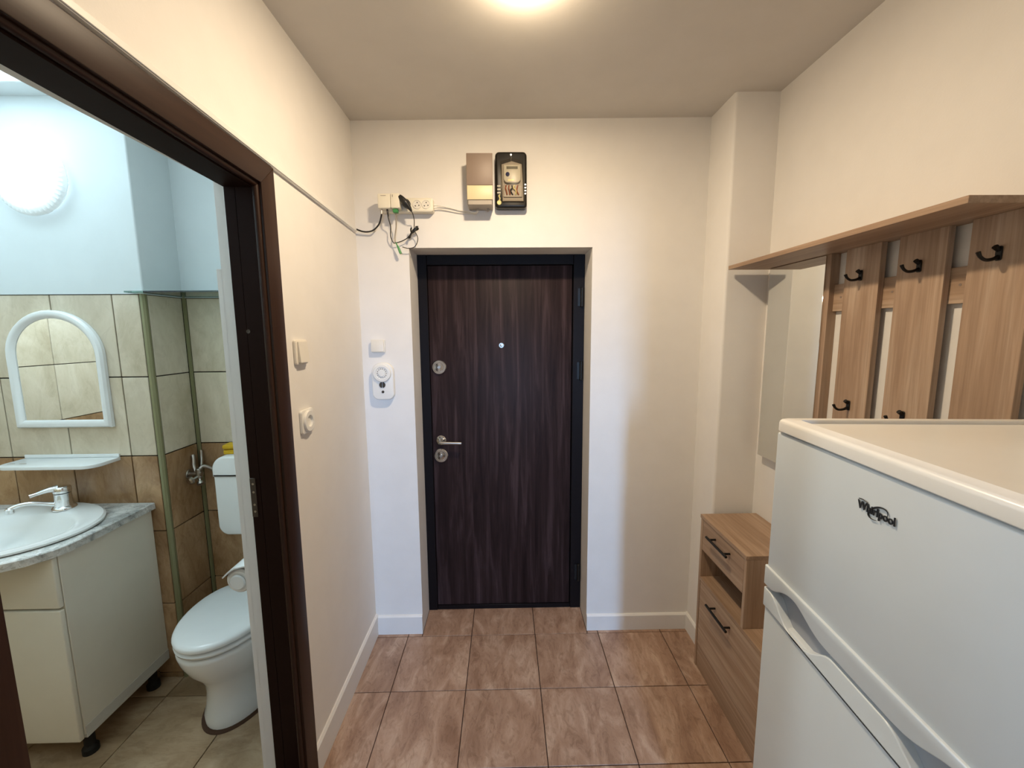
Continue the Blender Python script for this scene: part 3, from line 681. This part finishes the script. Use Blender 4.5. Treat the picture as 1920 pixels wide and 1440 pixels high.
# lettering on the freezer door
cu = bpy.data.curves.new('lettering', 'FONT'); cu.body = 'Whirlpool'; cu.size = 1.0; cu.extrude = 0.02; cu.offset = 0.012; cu.align_x = 'CENTER'; cu.resolution_u = 4
tmp = bpy.data.objects.new('lettering', cu); COL.objects.link(tmp)
dg = bpy.context.evaluated_depsgraph_get(); me = bpy.data.meshes.new_from_object(tmp.evaluated_get(dg))
bpy.data.objects.remove(tmp); bpy.data.curves.remove(cu)
xs = [v.co.x for v in me.vertices]; wdt = max(xs)-min(xs); sc = 0.0635*K/wdt
lc = Vector((-0.0005, fy(-0.2475), fz(1.3185)))
for v in me.vertices:
    x, y, z = v.co; v.co = (lc.x-0.0012-z*sc*2, lc.y-x*sc, lc.z+y*sc*1.12)
me.materials.append(BADGE); me.flip_normals()
bd = bpy.data.objects.new('badge', me); COL.objects.link(bd); bd.parent = upd
bm = bmesh.new(); pts = []
for i in range(25):
    a = math.radians(-40+i*290/24)
    u, w_ = 0.0185*math.cos(a), 0.0095*math.sin(a); ca, sa = math.cos(0.5), math.sin(0.5)
    pts.append((-0.0016, lc.y-(0.0035+u*ca-w_*sa), lc.z+0.005+u*sa+w_*ca))
tube(bm, pts, 0.0011, 6, 1, radii=[0.0003, 0.0011, 0.0013, 0.0011, 0.0004])
tube(bm, [(-0.0016, lc.y+0.0325, lc.z+0.0145), (-0.0016, lc.y+0.025, lc.z+0.0155), (-0.0016, lc.y+0.016, lc.z+0.0138)], 0.0009, 6, 5)
obj('badge_swoosh', bm, BADGE, upd, local=True)
for x in (0.08, 0.5):
    for y in (W+0.06, -0.06):
        bm = bmesh.new(); cyl(bm, (x, y, 0.0), (0, 0, 1), 0.018, 0.032, 14); obj('foot', bm, BLACK, fr, local=True)

# ------------------------------------------------------------------ bathroom: vanity, top, basin, faucet
t = thing('vanity_cabinet', 'cream vanity cabinet on black feet under the marble top', 'cabinet', (-1.8, 1.5, BZ))
VX, VF, VB, VT = -1.50, 1.318, 0.168, 0.850
obj('side_panel', B(VX-0.018, VX, VF, YM-0.002, VB+0.005, VT, 0.001, 1), CAB, t)
obj('side_panel', B(-2.10, -2.082, VF, YM-0.002, VB+0.005, VT, 0.001, 1), CAB, t)
obj('bottom_panel', B(-2.10, VX+0.002, VF+0.004, YM-0.002, VB-0.011, VB+0.005, 0.001, 1), CABEDGE, t)
obj('edge_strip', B(VX-0.0005, VX+0.0015, VF+0.004, YM-0.002, VB+0.005, VB+0.034), CABEDGE, t)
obj('back_panel', B(-2.082, VX-0.018, YM-0.010, YM-0.003, VB+0.005, VT), CAB, t)
obj('drawer_front', B(-2.098, VX-0.002, VF-0.018, VF-0.0005, 0.668, VT-0.003, 0.004, 3), CAB, t)
obj('door', B(-1.799, VX-0.002, VF-0.018, VF-0.0005, VB-0.008, 0.660, 0.004, 3), CAB, t)
obj('door', B(-2.098, -1.801, VF-0.018, VF-0.0005, VB-0.008, 0.660, 0.004, 3), CAB, t)
for x in (-1.538, -2.06):
    for y in (1.362, 1.635):
        bm = bmesh.new(); lathe(bm, [(0.024, 0), (0.024, 0.02), (0.016, 0.03), (0.016, 0.08), (0.022, VB-0.0115-BZ)], (x, y, BZ), (0, 0, 1), 16); obj('foot', bm, RUBBER, t)
# marble top with bowed front, cut round the basin
CZ0, CZ1 = 0.8505, 0.878
out = [(-1.482, YM-0.001), (-1.480, 1.45), (-1.482, 1.345), (-1.495, 1.30), (-1.53, 1.25), (-1.58, 1.213), (-1.65, 1.18), (-1.73, 1.162), (-1.81, 1.156)]
full = out+[(-3.62-x, y) for x, y in reversed(out[:-1])]
bcx, bcy, ba, bb = -1.805, 1.425, 0.292, 0.236
bm = bmesh.new()
Nn = 96
def ray_out(a):
    c = Vector((bcx, bcy)); d = Vector((math.cos(a), math.sin(a))); best = None
    for i in range(len(full)):
        p, q = Vector(full[i]), Vector(full[(i+1) % len(full)]); e = q-p; den = d.x*e.y-d.y*e.x
        if abs(den) < 1e-9: continue
        w = p-c; tt = (w.x*e.y-w.y*e.x)/den; ss = (w.x*d.y-w.y*d.x)/den
        if tt > 0 and -1e-6 <= ss <= 1+1e-6 and (best is None or tt < best): best = tt
    return c+d*best
angs = sorted([2*PI*i/Nn for i in range(Nn)]+[math.atan2(y-bcy, x-bcx) % (2*PI) for x, y in full])
inner = [(bcx+(ba-0.02)*math.cos(a), bcy+(bb-0.02)*math.sin(a)) for a in angs]; outer = [ray_out(a) for a in angs]
rings = [[(x, y, CZ0) for x, y in inner], [(x, y, CZ0) for x, y in outer], [(p.x, p.y, CZ1-0.003) for p in outer], [(p.x+(bcx-p.x)*0.01, p.y+(bcy-p.y)*0.01, CZ1) for p in outer], [(x, y, CZ1) for x, y in inner], [(x, y, CZ0) for x, y in inner]]
loft(bm, rings, False, False); bmesh.ops.remove_doubles(bm, verts=bm.verts, dist=1e-5)
pivot(tag(obj('marble_countertop', bm, MARBLE), 'grey veined marble vanity top with bowed front edge', 'countertop'), (-1.8, 1.45, CZ0))
def ell(a, b, z, cx=bcx, cy=bcy, n=56): return [(cx+a*math.cos(2*PI*i/n), cy+b*math.sin(2*PI*i/n), z) for i in range(n)]
t = thing('washbasin', 'white oval ceramic washbasin set into the marble top', 'basin', (bcx, bcy, CZ1))
bm = bmesh.new()
iy = bcy-0.028
loft(bm, [ell(ba-0.012, bb-0.012, CZ1+0.0005), ell(ba, bb, CZ1+0.004), ell(ba+0.001, bb+0.001, CZ1+0.011), ell(ba-0.006, bb-0.006, CZ1+0.018), ell(ba-0.022, bb-0.022, CZ1+0.018),
          ell(ba-0.05, bb-0.060, CZ1+0.013, bcx, iy), ell(ba-0.062, bb-0.072, CZ1+0.004, bcx, iy), ell(ba-0.085, bb-0.088, CZ1-0.03, bcx, iy), ell(ba-0.12, bb-0.11, CZ1-0.075, bcx, iy),
          ell(0.09, 0.07, CZ1-0.115, bcx, iy), ell(0.024, 0.024, CZ1-0.125, bcx, iy), ell(0.02, 0.02, CZ1-0.14, bcx, iy), ell(0.05, 0.05, CZ1-0.145, bcx, iy), ell(0.12, 0.1, CZ1-0.12, bcx, iy), ell(ba-0.06, bb-0.06, CZ1-0.03), ell(ba-0.03, bb-0.03, CZ1-0.004)], False, False)
loft(bm, [ell(ba-0.03, bb-0.03, CZ1-0.004), ell(ba-0.012, bb-0.012, CZ1+0.0005)], False, False)
bmesh.ops.remove_doubles(bm, verts=bm.verts, dist=1e-5)
obj('bowl', bm, CERAM, t)
bm = bmesh.new(); lathe(bm, [(0.021, 0), (0.021, 0.003), (0.014, 0.004), (0, 0.003)], (bcx, iy, CZ1-0.1255), (0, 0, 1), 24); obj('drain', bm, CHROME, t)
fx, fyy, fz0 = -1.768, 1.603, CZ1+0.0155
t = thing('basin_faucet', 'chrome single lever faucet on the washbasin rim', 'faucet', (fx, fyy, fz0))
bm = bmesh.new(); lathe(bm, [(0.037, 0), (0.037, 0.005), (0.033, 0.011), (0.028, 0.014), (0.0265, 0.028), (0.025, 0.060), (0.0265, 0.064), (0.0, 0.066)], (fx, fyy, fz0), (0, 0, 1), 28); obj('body', bm, CHROME, t)
bm = bmesh.new(); lathe(bm, [(0.026, 0), (0.0275, 0.006), (0.027, 0.018), (0.022, 0.025), (0.0, 0.028)], (fx, fyy, fz0+0.067), (0, 0, 1), 28)
tube(bm, [(fx-0.006, fyy-0.010, fz0+0.086), (fx-0.022, fyy-0.032, fz0+0.086), (fx-0.040, fyy-0.055, fz0+0.080), (fx-0.050, fyy-0.070, fz0+0.077)], 0.008, 12, 5, radii=[0.015, 0.010, 0.0065, 0.0075])
obj('lever', bm, CHROME, t)
bm = bmesh.new(); tube(bm, [(fx-0.012, fyy-0.010, fz0+0.020), (fx-0.032, fyy-0.028, fz0+0.030), (fx-0.062, fyy-0.055, fz0+0.044), (fx-0.088, fyy-0.078, fz0+0.045), (fx-0.104, fyy-0.092, fz0+0.036)], 0.008, 12, 6, radii=[0.012, 0.009, 0.0078, 0.0078, 0.0085]); obj('spout', bm, CHROME, t)
bm = bmesh.new(); cyl(bm, (fx-0.104, fyy-0.092, fz0+0.040), (0, 0, -1), 0.0125, 0.022, 18, 0.003); obj('aerator', bm, CHROME, t)

# ------------------------------------------------------------------ bathroom: mirror, shelf, lamp
t = thing('arched_mirror', 'white framed arched mirror on the tiled bathroom wall', 'mirror', (-1.793, YM, 1.21))
def arch(w, z0, zs, r, cx=-1.793, n=22):
    return [(cx-w, z0)]+[(cx-w*math.cos(PI*i/n), zs+r*math.sin(PI*i/n)) for i in range(n+1)]+[(cx+w, z0)]
ao, ai = arch(0.189, 1.207, 1.50, 0.179), arch(0.156, 1.238, 1.498, 0.149)
bm = bmesh.new()
mid = [((a[0]+b[0])/2, (a[1]+b[1])/2) for a, b in zip(ao, ai)]
m2 = [(a[0]*0.8+b[0]*0.2, a[1]*0.8+b[1]*0.2) for a, b in zip(ao, ai)]; m3 = [(a[0]*0.25+b[0]*0.75, a[1]*0.25+b[1]*0.75) for a, b in zip(ao, ai)]
loft(bm, [[(x, YM-0.001, z) for x, z in ao], [(x, YM-0.014, z) for x, z in ao], [(x, YM-0.022, z) for x, z in m2], [(x, YM-0.0235, z) for x, z in mid], [(x, YM-0.020, z) for x, z in m3], [(x, YM-0.012, z) for x, z in ai], [(x, YM-0.001, z) for x, z in ai]], False, False)
obj('frame', bm, PLAST2, t)
bm = bmesh.new(); prism(bm, arch(0.158, 1.236, 1.498, 0.151), 'Y', YM-0.010, YM-0.004); obj('mirror_glass', bm, MIRROR, t)
t = thing('bathroom_shelf', 'narrow white plastic shelf on the tiles above the washbasin', 'shelf', (-1.79, YM, 1.07))
bm = bmesh.new(); prism(bm, rrect(-1.983, -1.600, 1.563, YM-0.001, (0, 0, 0.05, 0.05), 7), 'Z', 1.064, 1.078, 0.002, 2); obj('tray', bm, PLAST2, t)
bm = bmesh.new()
prism(bm, [(-1.983, YM-0.001), (-1.983, YM-0.006), (-1.600, YM-0.006), (-1.600, YM-0.001)], 'Z', 1.0785, 1.092, 0.001, 1); obj('back_lip', bm, PLAST2, t)
for x in (-1.95, -1.905):
    obj('cup_slot', B(x-0.012, x+0.012, 1.60, 1.606, 1.0775, 1.0787), BOXGREY, t)
t = thing('wall_lamp', 'round lit wall lamp with ribbed glass rim in the bathroom', 'lamp', (-1.775, YM-0.003, 2.17))
lc2 = (-1.775, YM-0.003, 2.168)
bm = bmesh.new(); lathe(bm, [(0.10, 0.0005), (0.10, 0.02), (0.0, 0.021)], lc2, (0, -1, 0), 40); obj('base_plate', bm, PLAST2, t)
bm = bmesh.new(); lathe(bm, [(0.099, 0.024), (0.095, 0.044), (0.080, 0.060), (0.050, 0.070), (0.025, 0.073), (0.0, 0.074)], lc2, (0, -1, 0), 40); obj('diffuser', bm, LAMP, t)
bm = bmesh.new(); seg = 144; light('lamp_light', 'AREA', (lc2[0], lc2[1]-0.085, lc2[2]), 31.0, (0.80, 0.93, 1.0), rot=(-PI/2, 0, 0), shape='DISK', size=0.17)
prof = [(0.100, 0.040), (0.116, 0.041), (0.132, 0.034), (0.138, 0.024), (0.135, 0.018), (0.101, 0.026)]
rings = []
for r_, h in prof:
    ring = []
    for i in range(seg):
        a = 2*PI*i/seg; rib = (0.0022 if (i % 3 == 0) else 0.0)*(1 if 0.105 < r_ < 0.136 else 0.2)
        ring.append((lc2[0]+(r_)*math.cos(a), lc2[1]-h-rib, lc2[2]+(r_)*math.sin(a)))
    rings.append(ring)
rings.append(rings[0]); loft(bm, rings, False, False); bmesh.ops.remove_doubles(bm, verts=bm.verts, dist=1e-6); obj('ribbed_rim', bm, LAMPRIM, t)

# ------------------------------------------------------------------ toilet, cistern
tcx = -1.122
def egg(hw, yf, yb, z, p=2.3, cy=None, n=48, cx=tcx):
    """egg outline: elliptical front, squarer back"""
    cy = cy if cy is not None else yf+0.24*(yb-yf)/0.43; out = []
    for i in range(n):
        a = 2*PI*i/n; c, s = math.cos(a), math.sin(a)
        if s < 0: out.append((cx+hw*c, cy+(cy-yf)*s, z))
        else:
            e = 2/p; out.append((cx+hw*math.copysign(abs(c)**e, c), cy+(yb-cy)*abs(s)**e, z))
    return out
t = thing('toilet', 'white ceramic toilet with closed lid in the bathroom alcove', 'toilet', (tcx, 1.6, BZ))
bm = bmesh.new()
loft(bm, [egg(0.124, 1.425, 1.80, BZ), egg(0.124, 1.422, 1.80, BZ+0.03), egg(0.117, 1.432, 1.79, BZ+0.05), egg(0.111, 1.440, 1.78, BZ+0.12), egg(0.112, 1.436, 1.77, BZ+0.17), egg(0.126, 1.416, 1.77, BZ+0.210),
          egg(0.150, 1.384, 1.77, BZ+0.255), egg(0.164, 1.360, 1.775, BZ+0.305), egg(0.169, 1.349, 1.78, BZ+0.340), egg(0.169, 1.349, 1.78, BZ+0.352), egg(0.162, 1.358, 1.775, BZ+0.358), egg(0.150, 1.372, 1.765, BZ+0.359)])
obj('bowl', bm, CERAM, t, ang=60)
bm = bmesh.new()
loft(bm, [egg(0.148, 1.372, 1.758, BZ+0.3595), egg(0.160, 1.356, 1.762, BZ+0.365), egg(0.169, 1.346, 1.764, BZ+0.369), egg(0.170, 1.344, 1.765, BZ+0.377), egg(0.164, 1.352, 1.762, BZ+0.384), egg(0.146, 1.374, 1.75, BZ+0.385)]); obj('seat', bm, PLAST2, t, ang=60)
bm = bmesh.new()
loft(bm, [egg(0.146, 1.374, 1.750, BZ+0.3855), egg(0.160, 1.354, 1.760, BZ+0.391), egg(0.170, 1.342, 1.768, BZ+0.395), egg(0.171, 1.341, 1.769, BZ+0.403), egg(0.167, 1.346, 1.766, BZ+0.411), egg(0.158, 1.358, 1.757, BZ+0.416), egg(0.10, 1.43, 1.70, BZ+0.419), egg(0.03, 1.52, 1.62, BZ+0.420)]); obj('lid', bm, PLAST2, t, ang=60)
bm = bmesh.new(); loft(bm, [egg(0.137, 1.409, 1.812, BZ-0.0005), egg(0.134, 1.412, 1.812, BZ+0.005), egg(0.122, 1.428, 1.80, BZ+0.008)]); obj('floor_seal', bm, plain('brown_sealant', '4a3222', 0.8), t)
for s in (-1, 1):
    bm = bmesh.new(); cyl(bm, (tcx+s*0.075-0.018, 1.772, BZ+0.384), (1, 0, 0), 0.011, 0.036, 14, 0.002); obj('lid_hinge', bm, PLAST2, t)
t = thing('cistern', 'white plastic wall cistern behind the toilet', 'cistern', (-1.098, YA, 0.69))
c0, c1 = -1.280, -0.916
bm = bmesh.new(); prism(bm, rrect(c0, c1, 0.690, 0.9592, (0, 0, 0.045, 0.045), 7), 'Y', 1.757, YA-0.002, 0.008, 3); obj('tank', bm, PLAST2, t)
bm = bmesh.new(); prism(bm, rrect(c0-0.003, c1+0.003, 0.9595, 1.052, (0.06, 0.06, 0.004, 0.004), 8), 'Y', 1.752, YA-0.002, 0.010, 3); obj('tank_lid', bm, PLAST2, t)
bm = bmesh.new(); tube(bm, [(-1.098, 1.83, 0.695), (-1.098, 1.83, 0.60), (-1.10, 1.828, 0.52), (-1.11, 1.822, 0.45), (-1.122, 1.803, 0.405)], 0.022, 14, 5); obj('flush_pipe', bm, PLAST2, t)
bm = bmesh.new(); cyl(bm, (-1.098, 1.80, 1.052), (0, 0, 1), 0.02, 0.008, 20, 0.002); obj('flush_button', bm, PLAST2, t)
bm = bmesh.new(); box(bm, -1.248, -1.158, 1.785, 1.845, 1.0525, 1.074, 0.006, 2); box(bm, -1.250, -1.162, 1.782, 1.842, 1.0755, 1.096, 0.007, 2)
bmesh.ops.rotate(bm, verts=bm.verts, cent=(-1.2, 1.81, 1.07), matrix=Matrix.Rotation(0.12, 3, 'Z'))
pivot(tag(obj('sponge', bm, YELLOW), 'yellow folded sponge cloth lying on the cistern lid', 'sponge'), (-1.2, 1.81, 1.0525))
t = thing('angle_valve', 'old chrome water valve in the alcove corner left of the cistern', 'valve', (-1.40, 1.83, 0.96))
bm = bmesh.new(); cyl(bm, (XC, 1.815, 0.955), (1, 0, 0), 0.022, 0.006, 18, 0.002); cyl(bm, (XC+0.004, 1.815, 0.955), (1, 0, 0), 0.011, 0.055, 14); cyl(bm, (XC+0.045, 1.815, 0.935), (0, 0, 1), 0.013, 0.045, 14, 0.003)
obj('body', bm, AGED, t)
bm = bmesh.new(); lathe(bm, [(0.006, 0), (0.006, 0.018), (0.017, 0.022), (0.019, 0.032), (0.014, 0.038), (0, 0.039)], (XC+0.045, 1.806, 0.945), (-0.4, -0.75, -0.25), 12); obj('valve_knob', bm, AGED, t)
bm = bmesh.new(); lathe(bm, [(0.007, 0), (0.007, 0.02), (0.014, 0.024), (0.015, 0.036), (0.0, 0.038)], (XC+0.045, 1.815, 0.94), (0.45, -0.45, -0.8), 12); obj('outlet_nut', bm, AGED, t)
bm = bmesh.new(); tube(bm, [(XC+0.006, 1.84, 1.035), (XC+0.012, 1.835, 1.02), (XC+0.018, 1.825, 0.99), (XC+0.030, 1.817, 0.965)], 0.0085, 10, 5); obj('stub_pipe', bm, AGED, t)
bm = bmesh.new(); tube(bm, [(XC+0.045, 1.82, 0.975), (XC+0.055, 1.835, 0.985), (XC+0.085, 1.85, 0.965), (XC+0.115, 1.852, 0.955), (c0-0.003, 1.845, 0.955)], 0.0085, 10, 6); obj('hose', bm, AGED, t)
bm = bmesh.new(); tube(bm, [(XC+0.040, 1.84, 0.98), (XC+0.028, 1.862, 1.01), (XC+0.022, 1.872, 1.05)], 0.007, 10, 5); obj('riser', bm, AGED, t)
# ------------------------------------------------------------------ roll holder and glass plate
t = thing('toilet_roll_holder', 'white plastic toilet roll holder on the far side of the bathroom door jamb', 'roll holder', (-0.838, 1.32, 0.76))
bm = bmesh.new(); cyl(bm, (-0.882, 1.275, 0.772), (0, 1, 0), 0.041, 0.10, 28, 0.006); obj('paper_roll', bm, WHITEP, t)
bm = bmesh.new(); cyl(bm, (-0.882, 1.266, 0.772), (0, 1, 0), 0.026, 0.010, 24, 0.004); obj('end_cap', bm, PLAST2, t)
bm = bmesh.new(); o1 = [(-0.8385, 0.832), (-0.855, 0.833), (-0.885, 0.826), (-0.908, 0.812), (-0.926, 0.794)]; i1 = [(-0.9235, 0.791), (-0.906, 0.808), (-0.885, 0.822), (-0.855, 0.829), (-0.842, 0.828), (-0.842, 0.73), (-0.8385, 0.73)]
prism(bm, o1+i1, 'Y', 1.262, 1.388); obj('cover', bm, PLAST2, t)
bm = bmesh.new(); prism(bm, rrect(-1.462, -0.8385, 1.640, YA-0.0045, 0.002, 2), 'Z', 1.7435, 1.7495)
# notch for the pipe casing: plate starts at its side face
bm.free(); bm = bmesh.new(); prism(bm, [(-1.468, 1.645), (-0.8385, 1.645), (-0.8385, YA-0.004), (XC+0.0045, YA-0.004), (XC+0.0045, YM-0.0045), (-1.468, YM-0.0045)], 'Z', 1.7425, 1.7485)
pivot(tag(obj('glass_shelf', bm, GLASS), 'green tinted glass plate across the alcove at the top of the tiles', 'shelf'), (-1.2, 1.8, 1.7425))
